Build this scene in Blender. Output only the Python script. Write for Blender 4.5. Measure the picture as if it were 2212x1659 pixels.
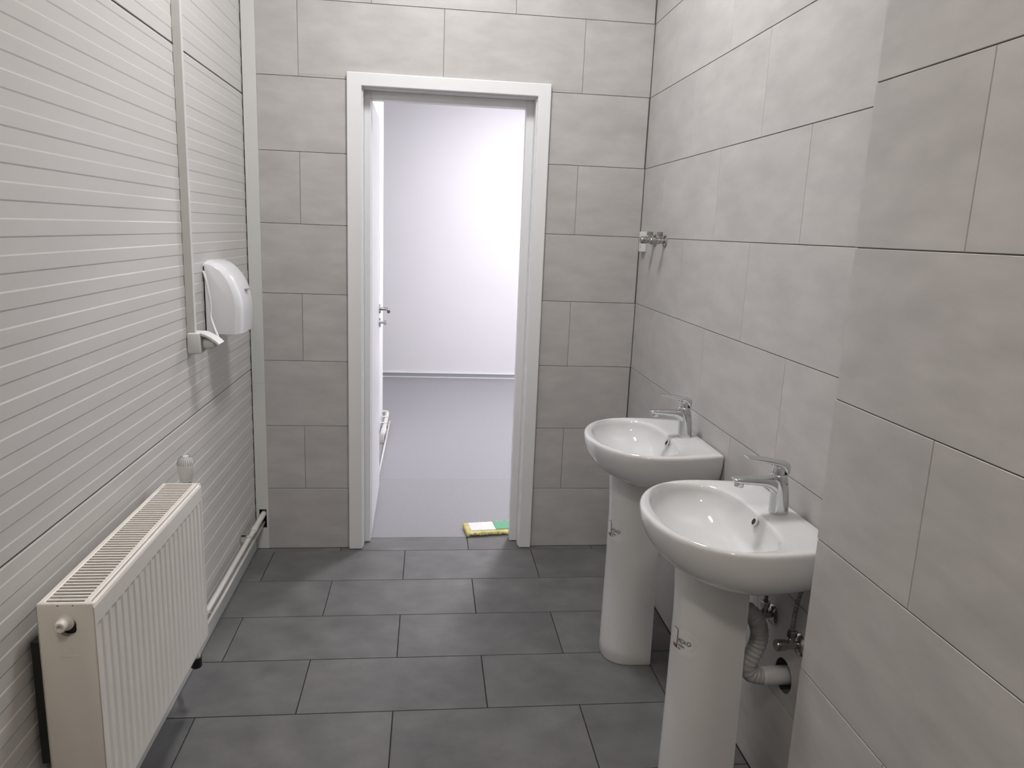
import bpy, bmesh, math, random
from mathutils import Vector, Matrix
random.seed(7)
PI = math.pi
S = bpy.context.scene
for o in list(bpy.data.objects):
    bpy.data.objects.remove(o, do_unlink=True)
COL = S.collection

# ------------------------------------------------------------------ camera, world, exposure
def cam_axes(a, b, c):
    ca, sa, cb, sb, cc, sc = math.cos(a), math.sin(a), math.cos(b), math.sin(b), math.cos(c), math.sin(c)
    yaw = Matrix(((cb, -sb, 0), (sb, cb, 0), (0, 0, 1)))
    pit = Matrix(((1, 0, 0), (0, ca, -sa), (0, sa, ca)))
    rol = Matrix(((cc, 0, sc), (0, 1, 0), (-sc, 0, cc)))
    return yaw @ pit @ rol
CAM = bpy.data.objects.new('camera', bpy.data.cameras.new('camera'))
COL.objects.link(CAM)
A = cam_axes(-0.2030, -0.1166, -0.0398)
right, fwd, up = A.col[0], A.col[1], A.col[2]
CAM.matrix_world = Matrix(((right.x, up.x, -fwd.x, 0.8087), (right.y, up.y, -fwd.y, -3.374),
                           (right.z, up.z, -fwd.z, 1.5111), (0, 0, 0, 1)))
CAM.data.sensor_width = 36.0
CAM.data.lens = 36.0 * 1601.85 / 2212.0
CAM.data.clip_start = 0.02
S.camera = CAM
W = bpy.data.worlds.new('world'); S.world = W; W.use_nodes = True
W.node_tree.nodes['Background'].inputs[0].default_value = (0.8, 0.82, 0.85, 1)
W.node_tree.nodes['Background'].inputs[1].default_value = 0.05
S.view_settings.view_transform = 'Standard'
S.view_settings.look = 'None'
S.view_settings.gamma = 1.0
S.view_settings.use_curve_mapping = False
S.view_settings.exposure = 0.0
LAMP_MAIN = 102.0      # radiance of the washroom ceiling panel
LAMP_REAR = 71.0      # radiance of the warmer panel behind the viewer
LAMP_HALL = 92.0       # radiance of the panels in the next room

# ------------------------------------------------------------------ measured planes
XW, XR, XN, YN = 0.025, 1.7675, 1.6324, -1.989     # left wall, right wall, near right wall and its edge
P = 0.302                                            # tile module
FY, FX, FP = -0.0363, 0.7175, 0.3026                 # floor grid
CEIL = 3.12
YB = -4.7                                            # wall behind the camera

# ------------------------------------------------------------------ materials
def srgb(r, g, b):
    f = lambda c: (c / 255 / 12.92) if c / 255 <= 0.04045 else ((c / 255 + 0.055) / 1.055) ** 2.4
    return (f(r), f(g), f(b), 1)
def mat(name, col, rough=0.5, metal=0.0, spec=0.5, var=0.0, scale=6.0, stretch=(1, 1, 1), bump=0.0,
        bscale=60.0, tint=None, rand=0.0, coat=0.0, emit=None, estr=0.0, detail=4.0, rvar=0.0):
    m = bpy.data.materials.new(name); m.use_nodes = True
    nt = m.node_tree; n = nt.nodes; l = nt.links
    b = n['Principled BSDF']
    b.inputs['Base Color'].default_value = col
    b.inputs['Roughness'].default_value = rough
    b.inputs['Metallic'].default_value = metal
    b.inputs['Specular IOR Level'].default_value = spec
    b.inputs['Coat Weight'].default_value = coat
    b.inputs['Coat Roughness'].default_value = 0.04
    if emit:
        b.inputs['Emission Color'].default_value = emit
        b.inputs['Emission Strength'].default_value = estr
    tc = n.new('ShaderNodeTexCoord'); mp = n.new('ShaderNodeMapping')
    mp.inputs['Scale'].default_value = stretch
    l.new(tc.outputs['Object'], mp.inputs['Vector'])
    oi = n.new('ShaderNodeObjectInfo')
    mw = n.new('ShaderNodeMath'); mw.operation = 'MULTIPLY'; mw.inputs[1].default_value = 37.0
    l.new(oi.outputs['Random'], mw.inputs[0])
    if var > 0 or rand > 0:
        no = n.new('ShaderNodeTexNoise'); no.noise_dimensions = '4D'
        no.inputs['Scale'].default_value = scale; no.inputs['Detail'].default_value = detail
        no.inputs['Roughness'].default_value = 0.55
        l.new(mp.outputs[0], no.inputs['Vector']); l.new(mw.outputs[0], no.inputs['W'])
        cr = n.new('ShaderNodeMapRange')
        cr.inputs['From Min'].default_value = 0.3; cr.inputs['From Max'].default_value = 0.7
        cr.inputs['To Min'].default_value = 1 - var; cr.inputs['To Max'].default_value = 1 + var
        l.new(no.outputs['Fac'], cr.inputs['Value'])
        r2 = n.new('ShaderNodeMapRange')
        r2.inputs['To Min'].default_value = 1 - rand; r2.inputs['To Max'].default_value = 1 + rand
        l.new(oi.outputs['Random'], r2.inputs['Value'])
        mu = n.new('ShaderNodeMath'); mu.operation = 'MULTIPLY'
        l.new(cr.outputs[0], mu.inputs[0]); l.new(r2.outputs[0], mu.inputs[1])
        base = n.new('ShaderNodeVectorMath'); base.operation = 'SCALE'
        l.new(mu.outputs[0], base.inputs['Scale'])
        if tint:
            n2 = n.new('ShaderNodeTexNoise'); n2.noise_dimensions = '4D'
            n2.inputs['Scale'].default_value = scale * 0.55; n2.inputs['Detail'].default_value = 2.0
            l.new(mp.outputs[0], n2.inputs['Vector']); l.new(mw.outputs[0], n2.inputs['W'])
            mx = n.new('ShaderNodeMix'); mx.data_type = 'RGBA'
            mx.inputs['A'].default_value = col; mx.inputs['B'].default_value = tint
            mr = n.new('ShaderNodeMapRange')
            mr.inputs['From Min'].default_value = 0.35; mr.inputs['From Max'].default_value = 0.65
            l.new(n2.outputs['Fac'], mr.inputs['Value']); l.new(mr.outputs[0], mx.inputs['Factor'])
            l.new(mx.outputs['Result'], base.inputs[0])
        else:
            base.inputs[0].default_value = col[:3]
        l.new(base.outputs[0], b.inputs['Base Color'])
        if rvar > 0:
            rr = n.new('ShaderNodeMapRange')
            rr.inputs['From Min'].default_value = 0.3; rr.inputs['From Max'].default_value = 0.7
            rr.inputs['To Min'].default_value = rough - rvar; rr.inputs['To Max'].default_value = rough + rvar
            l.new(no.outputs['Fac'], rr.inputs['Value']); l.new(rr.outputs[0], b.inputs['Roughness'])
    if bump > 0:
        nb = n.new('ShaderNodeTexNoise'); nb.inputs['Scale'].default_value = bscale
        nb.inputs['Detail'].default_value = 3.0
        l.new(tc.outputs['Object'], nb.inputs['Vector'])
        bu = n.new('ShaderNodeBump'); bu.inputs['Strength'].default_value = bump
        bu.inputs['Distance'].default_value = 0.002
        l.new(nb.outputs['Fac'], bu.inputs['Height']); l.new(bu.outputs[0], b.inputs['Normal'])
    return m
M = dict(
    tile=mat('wall tile', (0.50, 0.484, 0.472, 1), 0.42, var=0.095, scale=7, stretch=(1, 2.6, 1), tint=(0.47, 0.455, 0.448, 1), rand=0.02, bump=0.05, bscale=90, rvar=0.06),
    ftile=mat('floor tile', (0.146, 0.145, 0.144, 1), 0.50, var=0.26, scale=6.5, stretch=(1, 1.25, 1), tint=(0.122, 0.123, 0.123, 1), rand=0.05, bump=0.06, bscale=120, rvar=0.02, detail=5.0),
    grout=mat('wall grout', (0.115, 0.112, 0.11, 1), 0.9, var=0.15, scale=20),
    fgrout=mat('floor grout', (0.02, 0.02, 0.02, 1), 0.9, var=0.1, scale=20),
    panel=mat('panel steel', (0.60, 0.583, 0.565, 1), 0.38, var=0.012, scale=3, bump=0.03, bscale=40),
    trim=mat('corner trim', (0.66, 0.67, 0.655, 1), 0.4, var=0.01, scale=3),
    white=mat('white laminate', (0.78, 0.785, 0.80, 1), 0.38, var=0.008, scale=4, bump=0.02, bscale=200),
    ceram=mat('white ceramic', (0.71, 0.715, 0.725, 1), 0.055, spec=0.55, coat=0.3, var=0.006, scale=4),
    ceram2=mat('pedestal ceramic', (0.76, 0.765, 0.775, 1), 0.22, spec=0.5, var=0.006, scale=4),
    chrome=mat('chrome', (0.66, 0.67, 0.68, 1), 0.09, metal=1.0, var=0.01, scale=5),
    satin=mat('satin metal', (0.44, 0.43, 0.42, 1), 0.20, metal=1.0, var=0.04, scale=20),
    rad=mat('radiator enamel', (0.76, 0.725, 0.68, 1), 0.33, var=0.012, scale=5),
    radin=mat('radiator interior', (0.03, 0.03, 0.03, 1), 0.7, var=0.1, scale=10),  # near-black paints the shade between grille slats; chip spots share it
    black=mat('black plastic', (0.012, 0.012, 0.012, 1), 0.5, var=0.1, scale=10),
    dark=mat('cavity shade', (0.03, 0.03, 0.03, 1), 0.9, var=0.1, scale=10),  # near-black stands in for shade in the panel seams and overflow
    plas=mat('white plastic', (0.76, 0.77, 0.80, 1), 0.10, spec=0.5, var=0.006, scale=4),
    plasm=mat('matt white plastic', (0.72, 0.72, 0.72, 1), 0.4, var=0.01, scale=4),
    duct=mat('pvc duct', (0.66, 0.65, 0.635, 1), 0.4, var=0.01, scale=4),
    pipe=mat('painted pipe', (0.62, 0.605, 0.57, 1), 0.4, var=0.02, scale=12),
    hose=mat('grey drain hose', (0.50, 0.50, 0.51, 1), 0.42, var=0.04, scale=15),
    hpipe=mat('white drain pipe', (0.66, 0.67, 0.70, 1), 0.35, var=0.02, scale=15),
    braid=mat('braided steel', (0.30, 0.29, 0.28, 1), 0.35, metal=0.8, var=0.5, scale=160, detail=1),
    hallw=mat('hall plaster', (0.80, 0.787, 0.812, 1), 0.6, var=0.01, scale=2, bump=0.06, bscale=120),
    vinyl=mat('grey vinyl', (0.272, 0.268, 0.285, 1), 0.5, var=0.05, scale=140, detail=2, bump=0.03, bscale=200),
    vinyl2=mat('grey vinyl reflection tone', (0.262, 0.259, 0.273, 1), 0.5, var=0.05, scale=140, detail=2, bump=0.03, bscale=200),  # slightly darker tone, paints in the edge of a floor reflection
    hbase=mat('grey skirting', (0.34, 0.345, 0.37, 1), 0.5, var=0.02, scale=10),
    ceil=mat('ceiling board', (0.78, 0.78, 0.77, 1), 0.7, var=0.01, scale=3),
    yellow=mat('yellow mop yarn', srgb(214, 198, 112), 0.95, var=0.25, scale=60, tint=srgb(232, 222, 175)),
    mopw=mat('white pad cloth', (0.80, 0.79, 0.78, 1), 0.8, var=0.03, scale=60),
    mopg=mat('green pad pocket', srgb(110, 172, 140), 0.8, var=0.05, scale=40),
    ink=mat('black print', (0.015, 0.015, 0.017, 1), 0.5, var=0.05, scale=30),
    inkg=mat('grey print', (0.30, 0.30, 0.30, 1), 0.5, var=0.05, scale=30),
    red=mat('red print', (0.35, 0.10, 0.07, 1), 0.5, var=0.05, scale=30),
    film=mat('sticker film', (0.775, 0.78, 0.79, 1), 0.30, var=0.006, scale=8),
    lampw=mat('lamp housing', (0.8, 0.8, 0.8, 1), 0.4, var=0.01, scale=4),
    glow=mat('lamp diffuser', (0.9, 0.9, 0.9, 1), 0.5, emit=(1.0, 0.99, 0.985, 1), estr=LAMP_MAIN),
    glowr=mat('rear lamp diffuser', (0.9, 0.9, 0.9, 1), 0.5, emit=(1.0, 0.89, 0.77, 1), estr=LAMP_REAR),
    glowh=mat('hall lamp diffuser', (0.9, 0.9, 0.9, 1), 0.5, emit=(0.985, 0.97, 1.0, 1), estr=LAMP_HALL),
)

# ------------------------------------------------------------------ object helpers
def link(name, data, parent=None, loc=None, rot=None):
    o = bpy.data.objects.new(name, data); COL.objects.link(o)
    if parent: o.parent = parent
    if loc is not None: o.location = loc
    if rot is not None: o.rotation_euler = rot
    return o
def mesh(bm, m, smooth=False, name='mesh', angle=None):
    bmesh.ops.recalc_face_normals(bm, faces=bm.faces)
    me = bpy.data.meshes.new(name); bm.to_mesh(me); bm.free()
    if m is not None: me.materials.append(m)
    if smooth:
        for p in me.polygons: p.use_smooth = True
        if angle is not None:
            me.set_sharp_from_angle(angle=math.radians(angle))
    return me
def obj(name, bm, m, parent=None, smooth=False, angle=None, loc=None, rot=None):
    return link(name, mesh(bm, m, smooth, name, angle), parent, loc, rot)
def tag(o, label, cat, group=None):
    o['label'] = label; o['category'] = cat
    if group: o['group'] = group
    return o
def struct(o, label=None):
    o['kind'] = 'structure'
    if label: o['label'] = label
    return o
def thing(name, label, cat, loc=(0, 0, 0), group=None, rot=None):
    return tag(link(name, None, None, loc, rot), label, cat, group)
def box(bm, x0, x1, y0, y1, z0, z1):
    v = [bm.verts.new((x, y, z)) for x in (x0, x1) for y in (y0, y1) for z in (z0, z1)]
    for f in ((0, 1, 3, 2), (4, 6, 7, 5), (0, 4, 5, 1), (2, 3, 7, 6), (0, 2, 6, 4), (1, 5, 7, 3)):
        bm.faces.new([v[i] for i in f])
    return bm
def bbox(x0, x1, y0, y1, z0, z1, bev=0.0, seg=2):
    bm = bmesh.new(); box(bm, x0, x1, y0, y1, z0, z1)
    if bev > 0:
        bmesh.ops.bevel(bm, geom=list(bm.edges), offset=bev, segments=seg, affect='EDGES', profile=0.5)
    return bm
def loft(bm, rings, closed=True, cap0=True, cap1=True):
    vs = [[bm.verts.new(p) for p in r] for r in rings]
    n = len(rings[0])
    for a, b in zip(vs[:-1], vs[1:]):
        for i in range(n if closed else n - 1):
            j = (i + 1) % n
            bm.faces.new((a[i], a[j], b[j], b[i]))
    if cap0 and closed: bm.faces.new(vs[0][::-1])
    if cap1 and closed: bm.faces.new(vs[-1])
    return vs
def smoothpath(pts, k=8):
    pts = [Vector(p) for p in pts]; out = []
    q = [2 * pts[0] - pts[1]] + pts + [2 * pts[-1] - pts[-2]]
    for i in range(1, len(q) - 2):
        p0, p1, p2, p3 = q[i - 1], q[i], q[i + 1], q[i + 2]
        for s in range(k):
            t = s / k
            out.append(0.5 * ((2 * p1) + (p2 - p0) * t + (2 * p0 - 5 * p1 + 4 * p2 - p3) * t * t + (3 * p1 - p0 - 3 * p2 + p3) * t ** 3))
    out.append(pts[-1])
    return out
def tube(bm, pts, r, seg=12, cap=True):
    pts = [Vector(p) for p in pts]
    rs = r if isinstance(r, (list, tuple)) else [r] * len(pts)
    t = (pts[1] - pts[0]).normalized()
    nrm = t.orthogonal().normalized()
    rings = []
    for i, p in enumerate(pts):
        t2 = (pts[min(i + 1, len(pts) - 1)] - pts[max(i - 1, 0)]).normalized()
        q = t.rotation_difference(t2); nrm = (q @ nrm).normalized(); t = t2
        b = t.cross(nrm)
        rings.append([p + rs[i] * (math.cos(2 * PI * k / seg) * nrm + math.sin(2 * PI * k / seg) * b) for k in range(seg)])
    loft(bm, rings, True, cap, cap)
    return bm
def lathe(bm, prof, origin, axis, seg=24):
    """prof: list of (radius, height along axis)"""
    ax = Vector(axis).normalized(); u = ax.orthogonal().normalized(); v = ax.cross(u); o = Vector(origin)
    rings = [[o + ax * h + max(r, 1e-5) * (math.cos(2 * PI * k / seg) * u + math.sin(2 * PI * k / seg) * v) for k in range(seg)] for r, h in prof]
    loft(bm, rings)
    return bm
def cut(o, bm_cut):
    """boolean-subtract a bmesh volume from an object and apply it"""
    bmesh.ops.recalc_face_normals(bm_cut, faces=bm_cut.faces)
    me = bpy.data.meshes.new('cutter'); bm_cut.to_mesh(me); bm_cut.free()
    c = bpy.data.objects.new('cutter', me); COL.objects.link(c)
    md = o.modifiers.new('cut', 'BOOLEAN'); md.object = c; md.operation = 'DIFFERENCE'; md.solver = 'EXACT'
    bpy.context.view_layer.update()
    dg = bpy.context.evaluated_depsgraph_get()
    new = bpy.data.meshes.new_from_object(o.evaluated_get(dg))
    o.modifiers.clear(); o.data = new
    bpy.data.objects.remove(c, do_unlink=True)

# ------------------------------------------------------------------ tiles
TT = 0.002                     # how far a tile stands proud of its bed
_tc = {}
def tile_mesh(w, h, m, ch=0.0009):
    """tile lying in local XY, face at z = 0, back at z = -TT, chamfered face edges"""
    k = (round(w, 4), round(h, 4), m.name)
    if k not in _tc:
        bm = bmesh.new()
        def ring(a, z): return [bm.verts.new((sx * (w / 2 - a), sy * (h / 2 - a), z)) for sx, sy in ((-1, -1), (1, -1), (1, 1), (-1, 1))]
        r0, r1, r2 = ring(0, -TT), ring(0, -ch), ring(ch, 0)
        for a, b in ((r0, r1), (r1, r2)):
            for i in range(4): bm.faces.new((a[i], a[(i + 1) % 4], b[(i + 1) % 4], b[i]))
        bm.faces.new(r2); bm.faces.new(r0[::-1])
        _tc[k] = mesh(bm, m, name='tile')
    return _tc[k]
def tile_field(parent, m, ax_u, ax_v, origin, u0, u1, v0, v1, upitch, vpitch, uoff, voff, gu, gv, holes=(), half=0):
    """running-bond field; local x along ax_u, y along ax_v; clipped to u0..u1, v0..v1 and split around holes"""
    U, V, O = Vector(ax_u), Vector(ax_v), Vector(origin)
    Nn = U.cross(V); rot = Matrix((U, V, Nn)).transposed().to_euler()
    out = []
    r = math.floor((v0 - voff) / vpitch)
    while voff + r * vpitch < v1 - 0.004:
        a0, a1 = max(v0, voff + r * vpitch + gv / 2), min(v1, voff + (r + 1) * vpitch - gv / 2)
        off = uoff + (upitch / 2 if (r + half) % 2 else 0)
        c = math.floor((u0 - off) / upitch)
        while off + c * upitch < u1 - 0.004:
            b0, b1 = max(u0, off + c * upitch + gu / 2), min(u1, off + (c + 1) * upitch - gu / 2)
            rects = [(b0, b1, a0, a1)]
            for h0, h1, g0, g1 in holes:
                new = []
                for p0, p1, q0, q1 in rects:
                    if p1 <= h0 or p0 >= h1 or q1 <= g0 or q0 >= g1: new.append((p0, p1, q0, q1)); continue
                    if q1 > g1: new.append((p0, p1, max(g1, q0), q1))
                    if p0 < h0: new.append((p0, h0, q0, min(q1, g1)))
                    if p1 > h1: new.append((h1, p1, q0, min(q1, g1)))
                rects = new
            for p0, p1, q0, q1 in rects:
                if p1 - p0 > 0.006 and q1 - q0 > 0.006:
                    o = link('tile', tile_mesh(p1 - p0, q1 - q0, m), parent, O + U * ((p0 + p1) / 2) + V * ((q0 + q1) / 2), rot)
                    out.append((o, p0, p1, q0, q1))
            c += 1
        r += 1
    return out

# ------------------------------------------------------------------ the washroom shell
floor = struct(obj('floor', bbox(-0.1, 1.95, YB, 0.116, -0.10, -TT), M['fgrout']), 'dark grey stone-look floor tiles with black joints')
tile_field(floor, M['ftile'], (1, 0, 0), (0, 1, 0), (0, 0, 0), XW + 0.002, XR - 0.003, YB + 0.01, 0.1145, 2 * FP, FP, FX, FY - FP, 0.0035, 0.0035, half=0)

bm = bmesh.new()
box(bm, -0.10, 0.50, TT, 0.118, 0, CEIL); box(bm, 1.282, 1.95, TT, 0.118, 0, CEIL); box(bm, 0.50, 1.282, TT, 0.118, 2.10, CEIL)
wall_back = struct(obj('wall_back', bm, M['grout']), 'back wall of large pale grey tiles around the doorway')
tile_field(wall_back, M['tile'], (1, 0, 0), (0, 0, 1), (0, 0, 0), 0.0835, XR - 0.0025, 0.002, CEIL, 2 * P, P, 0.8573, -0.0041, 0.0015, 0.0021,
           holes=[(0.47, 1.307, -1, 2.12)], half=1)

wall_right = struct(obj('wall_right', bbox(XR + TT, XR + 0.12, YN - 0.14, 0.0, 0, CEIL), M['grout']), 'right wall of pale grey tiles behind the washbasins')
rt = tile_field(wall_right, M['tile'], (0, -1, 0), (0, 0, 1), (XR, 0, 0), 0.0015, -YN + 0.01, 0.002, CEIL, 2 * P, P, 0.893, -0.0041, 0.0011, 0.0021, half=1)
HOLE = (XR, -1.682, 0.376)
for o, p0, p1, q0, q1 in rt:
    if p0 < 1.682 < p1 and q0 < 0.376 < q1:
        bpy.context.view_layer.update()
        cut(o, lathe(bmesh.new(), [(0.046, -0.08), (0.046, 0.08)], HOLE, (1, 0, 0), 40))
cut(wall_right, lathe(bmesh.new(), [(0.046, -0.05), (0.046, 0.08)], HOLE, (1, 0, 0), 40))

wall_near = struct(obj('wall_right_boxing', bbox(XN + TT, 1.95, YB, YN - TT, 0, CEIL), M['grout']), 'projecting tiled wall section nearest on the right')
tile_field(wall_near, M['tile'], (0, -1, 0), (0, 0, 1), (XN, 0, 0), -YN - 0.002, -YB - 0.01, 0.002, CEIL, 2 * P, P, 2.290 - 2 * P, -0.0041, 0.0015, 0.0021, half=1)
tile_field(wall_near, M['tile'], (-1, 0, 0), (0, 0, 1), (0, YN, 0), -XR + 0.001, -XN - 0.001, 0.002, CEIL, 2 * P, P, 0, -0.0041, 0.0015, 0.0021)

# left wall: ribbed sandwich panels
wall_left = struct(obj('wall_left', bbox(-0.10, XW - 0.003, YB, 0.0, 0, CEIL), M['dark']), 'left wall of pale ribbed metal panels')  # dark backing colour deepens the shade in the panel seams
def panel(z0, z1):
    rp, d = 0.0674, 0.0011
    prof = []
    k = math.floor((z0 - 1.1941) / rp) - 1
    pts = []
    while 1.1941 + k * rp < z1 + rp:
        zd = 1.1941 + k * rp                     # dark line: lower edge of a proud band
        pts += [(zd - 0.0016, -d), (zd + 0.0016, 0.0), (zd + rp / 2 - 0.0016, 0.0), (zd + rp / 2 + 0.0016, -d)]
        k += 1
    pts = [p for p in pts if z0 + 0.02 < p[0] < z1 - 0.012]
    prof = [(z0, -0.003), (z0 + 0.0015, pts[0][1])] + pts + [(z1 - 0.0045, pts[-1][1]), (z1, -0.003)]
    bm = bmesh.new()
    ya, yb = YB + 0.005, -0.001
    a = [bm.verts.new((XW + x, ya, z)) for z, x in prof]; b = [bm.verts.new((XW + x, yb, z)) for z, x in prof]
    for i in range(len(prof) - 1): bm.faces.new((a[i], a[i + 1], b[i + 1], b[i]))
    e0 = [bm.verts.new((XW - 0.003, y, z)) for y, z in ((ya, z0), (ya, z1), (yb, z1), (yb, z0))]
    return obj('panel', bm, M['panel'], wall_left)
for z0, z1 in ((0.0, 0.8575), (0.8610, 2.0280), (2.0318, CEIL)): panel(z0, z1)

struct(obj('baseboard_left', bbox(XW, XW + 0.0025, YB, -0.004, 0.0, 0.062, 0.0008, 1), M['trim']), 'thin pale metal channel along the foot of the panelled wall')

# corner trim between panels and tiles
tr = struct(link('trim_1', None), 'pale grey corner strip between the panelled wall and the tiles')
holebox = lambda: bbox(0.041, 0.0745, -0.05, 0.06, 0.104, 0.197)
for z0, z1 in ((0.003, 0.7985), (0.7993, CEIL)):
    bm = bmesh.new(); box(bm, 0.0305, 0.0835, -0.0045, TT, z0, z1)
    o = obj('strip', bm, M['trim'], tr)
    if z0 < 0.1: cut(o, holebox())
    obj('fold', bbox(0.0285, 0.0370, -0.0065, -0.0046, z0, z1, 0.0006, 1), M['trim'], tr)
cut(wall_back, holebox())

struct(obj('wall_rear', bbox(-0.1, 1.95, YB - 0.12, YB, 0, CEIL), M['tile']), 'tiled wall behind the viewer')
struct(obj('ceiling', bbox(-0.1, 1.95, YB - 0.12, 0.118, CEIL, CEIL + 0.1), M['ceil']), 'plain white ceiling of the washroom')

# ------------------------------------------------------------------ door frame
fr = struct(link('trim_2', None), 'white laminate door frame with mitred casing')
def casing(pts, name='casing'):
    """prism from a quad in XZ, Y -0.02 .. 0.0, front edges rounded"""
    bm = bmesh.new()
    a = [bm.verts.new((x, -0.021, z)) for x, z in pts]; b = [bm.verts.new((x, 0.0, z)) for x, z in pts]
    bm.faces.new(a); bm.faces.new(b[::-1])
    for i in range(4): bm.faces.new((a[i], b[i], b[(i + 1) % 4], a[(i + 1) % 4]))
    return bm, a
x0, x1, x2, x3, zt, zi = 0.4538, 0.5155, 1.2660, 1.3228, 2.1385, 2.0845
for nm, pts, lng in (('casing', [(x0, 0.004), (x1, 0.004), (x1, zi), (x0, zt)], (1, 3)), ('casing', [(x2, 0.004), (x3, 0.004), (x3, zt), (x2, zi)], (1, 3)),
                ('casing', [(x0, zt), (x1, zi), (x2, zi), (x3, zt)], (1, 3))):
    bm, a = casing(pts)
    bm.edges.ensure_lookup_table()
    ed = []
    for i in lng:
        e = bm.edges.get((a[i], a[(i + 1) % 4]))
        if e: ed.append(e)
    bmesh.ops.bevel(bm, geom=ed, offset=0.004, segments=3, affect='EDGES', profile=0.5)
    obj(nm, bm, M['white'], fr)
# reveal boards and door stop
obj('jamb', bbox(0.4950, 0.5195, 0.0, 0.118, 0.003, 2.085), M['white'], fr)
obj('jamb', bbox(1.2620, 1.2860, 0.0, 0.118, 0.003, 2.085), M['white'], fr)
obj('jamb', bbox(0.5195, 1.2620, 0.0, 0.118, 2.0800, 2.103), M['white'], fr)
obj('door_stop', bbox(0.5195, 0.5475, 0.062, 0.116, 0.003, 2.080, 0.002), M['white'], fr)
obj('door_stop', bbox(1.2280, 1.2620, 0.062, 0.116, 0.003, 2.080, 0.002), M['white'], fr)
obj('door_stop', bbox(0.5475, 1.2280, 0.062, 0.116, 2.0465, 2.080, 0.002), M['white'], fr)

# ------------------------------------------------------------------ next room
HC = 3.00
hf = struct(obj('floor_hall', bbox(-1.3, 3.2, 0.1165, 4.19, -0.10, -0.002), M['vinyl']), 'light grey vinyl floor of the next room')
obj('vinyl_zone', bbox(-1.3, 3.2, 0.1165, 0.985, -0.002, 0.0), M['vinyl2'], hf)  # nearer zone toned darker, a reflection's edge painted into the floor
obj('vinyl_zone', bbox(-1.3, 3.2, 0.986, 4.19, -0.002, 0.0), M['vinyl'], hf)
struct(obj('wall_hall_back', bbox(-1.3, 3.2, 4.19, 4.30, 0, HC), M['hallw']), 'white wall at the far end of the next room')
struct(obj('wall_hall_left', bbox(0.33, 0.463, 0.118, 2.40, 0, HC), M['hallw']), 'white wall beside the open door in the next room')
struct(obj('wall_hall_side', bbox(-1.42, -1.3, 0.118, 4.3, 0, HC), M['hallw']), 'white side wall of the next room')
struct(obj('wall_hall_right', bbox(3.2, 3.32, 0.118, 4.3, 0, HC), M['hallw']), 'white right wall of the next room')
bm = bmesh.new(); box(bm, -1.3, 0.44, 0.118, 0.128, 0, HC); box(bm, 1.34, 3.2, 0.118, 0.128, 0, HC); box(bm, 0.44, 1.34, 0.118, 0.128, 2.15, HC)
struct(obj('wall_hall_front', bm, M['hallw']), 'white plastered back of the tiled doorway wall')
struct(obj('ceiling_hall', bbox(-1.42, 3.32, 0.118, 4.3, HC, HC + 0.1), M['ceil']), 'white ceiling of the next room')
hb = struct(obj('baseboard_hall', bbox(-1.3, 3.2, 4.176, 4.19, 0.0, 0.05), M['hbase']), 'grey skirting strip with white edges in the next room')
obj('edge_strip', bbox(-1.3, 3.2, 4.173, 4.19, 0.044, 0.052, 0.001, 1), M['white'], hb)
obj('edge_strip', bbox(-1.3, 3.2, 4.170, 4.19, 0.0, 0.010, 0.001, 1), M['white'], hb)

# open door leaf
dr = struct(link('door_1', None, None, (0.5485, 0.135, 0.0), (0, 0, math.radians(0.8))), 'white door leaf standing open into the next room')
obj('leaf', bbox(-0.040, 0.0, 0.0, 0.715, 0.008, 2.058, 0.002), M['white'], dr)
def rosette(z):
    h = obj('rosette', lathe(bmesh.new(), [(0.026, 0), (0.026, 0.006), (0.022, 0.009), (0.0, 0.009)], (0, 0.655, z), (1, 0, 0), 24), M['satin'], dr, True, 30)
    return h
r1 = rosette(1.062)
bm = bmesh.new()
tube(bm, smoothpath([(0.009, 0.655, 1.062), (0.040, 0.655, 1.062), (0.052, 0.648, 1.061), (0.055, 0.62, 1.060), (0.055, 0.545, 1.059)], 5), 0.0095, 12)
obj('handle', bm, M['satin'], dr, True, 40)
rosette(0.985)
bm = lathe(bmesh.new(), [(0.006, 0), (0.006, 0.018), (0.013, 0.018), (0.014, 0.03), (0.0, 0.031)], (0.009, 0.655, 0.985), (1, 0, 0), 16)
obj('thumb_turn', bm, M['satin'], dr, True, 40)

# heating pipes along the next room's left wall
hp = thing('heating_pipe', 'white heating pipe with elbow low on the wall behind the open door', 'pipe', (0.463, 2.2, 0))
bm = bmesh.new(); tube(bm, smoothpath([(0.042, -0.42, 0.075), (0.042, 0.08, 0.075), (0.040, 0.15, 0.073), (0.024, 0.195, 0.073), (-0.06, 0.20, 0.073)], 5), 0.0145, 12)
obj('pipe', bm, M['pipe'], hp, True)
bm = bmesh.new(); tube(bm, smoothpath([(0.042, -0.32, 0.075), (0.042, -0.385, 0.074), (0.038, -0.42, 0.066), (0.030, -0.43, 0.040), (0.030, -0.43, 0.0)], 5), 0.0195, 14)
obj('elbow', bm, M['pipe'], hp, True)
for y in (-0.02, -0.2): obj('clip', bbox(0.0, 0.058, y - 0.008, y + 0.008, 0.089, 0.0935, 0.002), M['white'], hp)
hp2 = thing('heating_pipe', 'thin lower white heating pipe under the elbowed one beyond the door', 'pipe', (0.463, 2.2, 0))
bm = bmesh.new(); tube(bm, [(0.060, -1.25, 0.018), (0.060, 0.12, 0.018)], 0.0065, 10); obj('pipe', bm, M['pipe'], hp2, True)
obj('bracket', bbox(0.0, 0.060, -0.02, -0.008, 0.012, 0.024, 0.001), M['white'], hp2)

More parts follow.
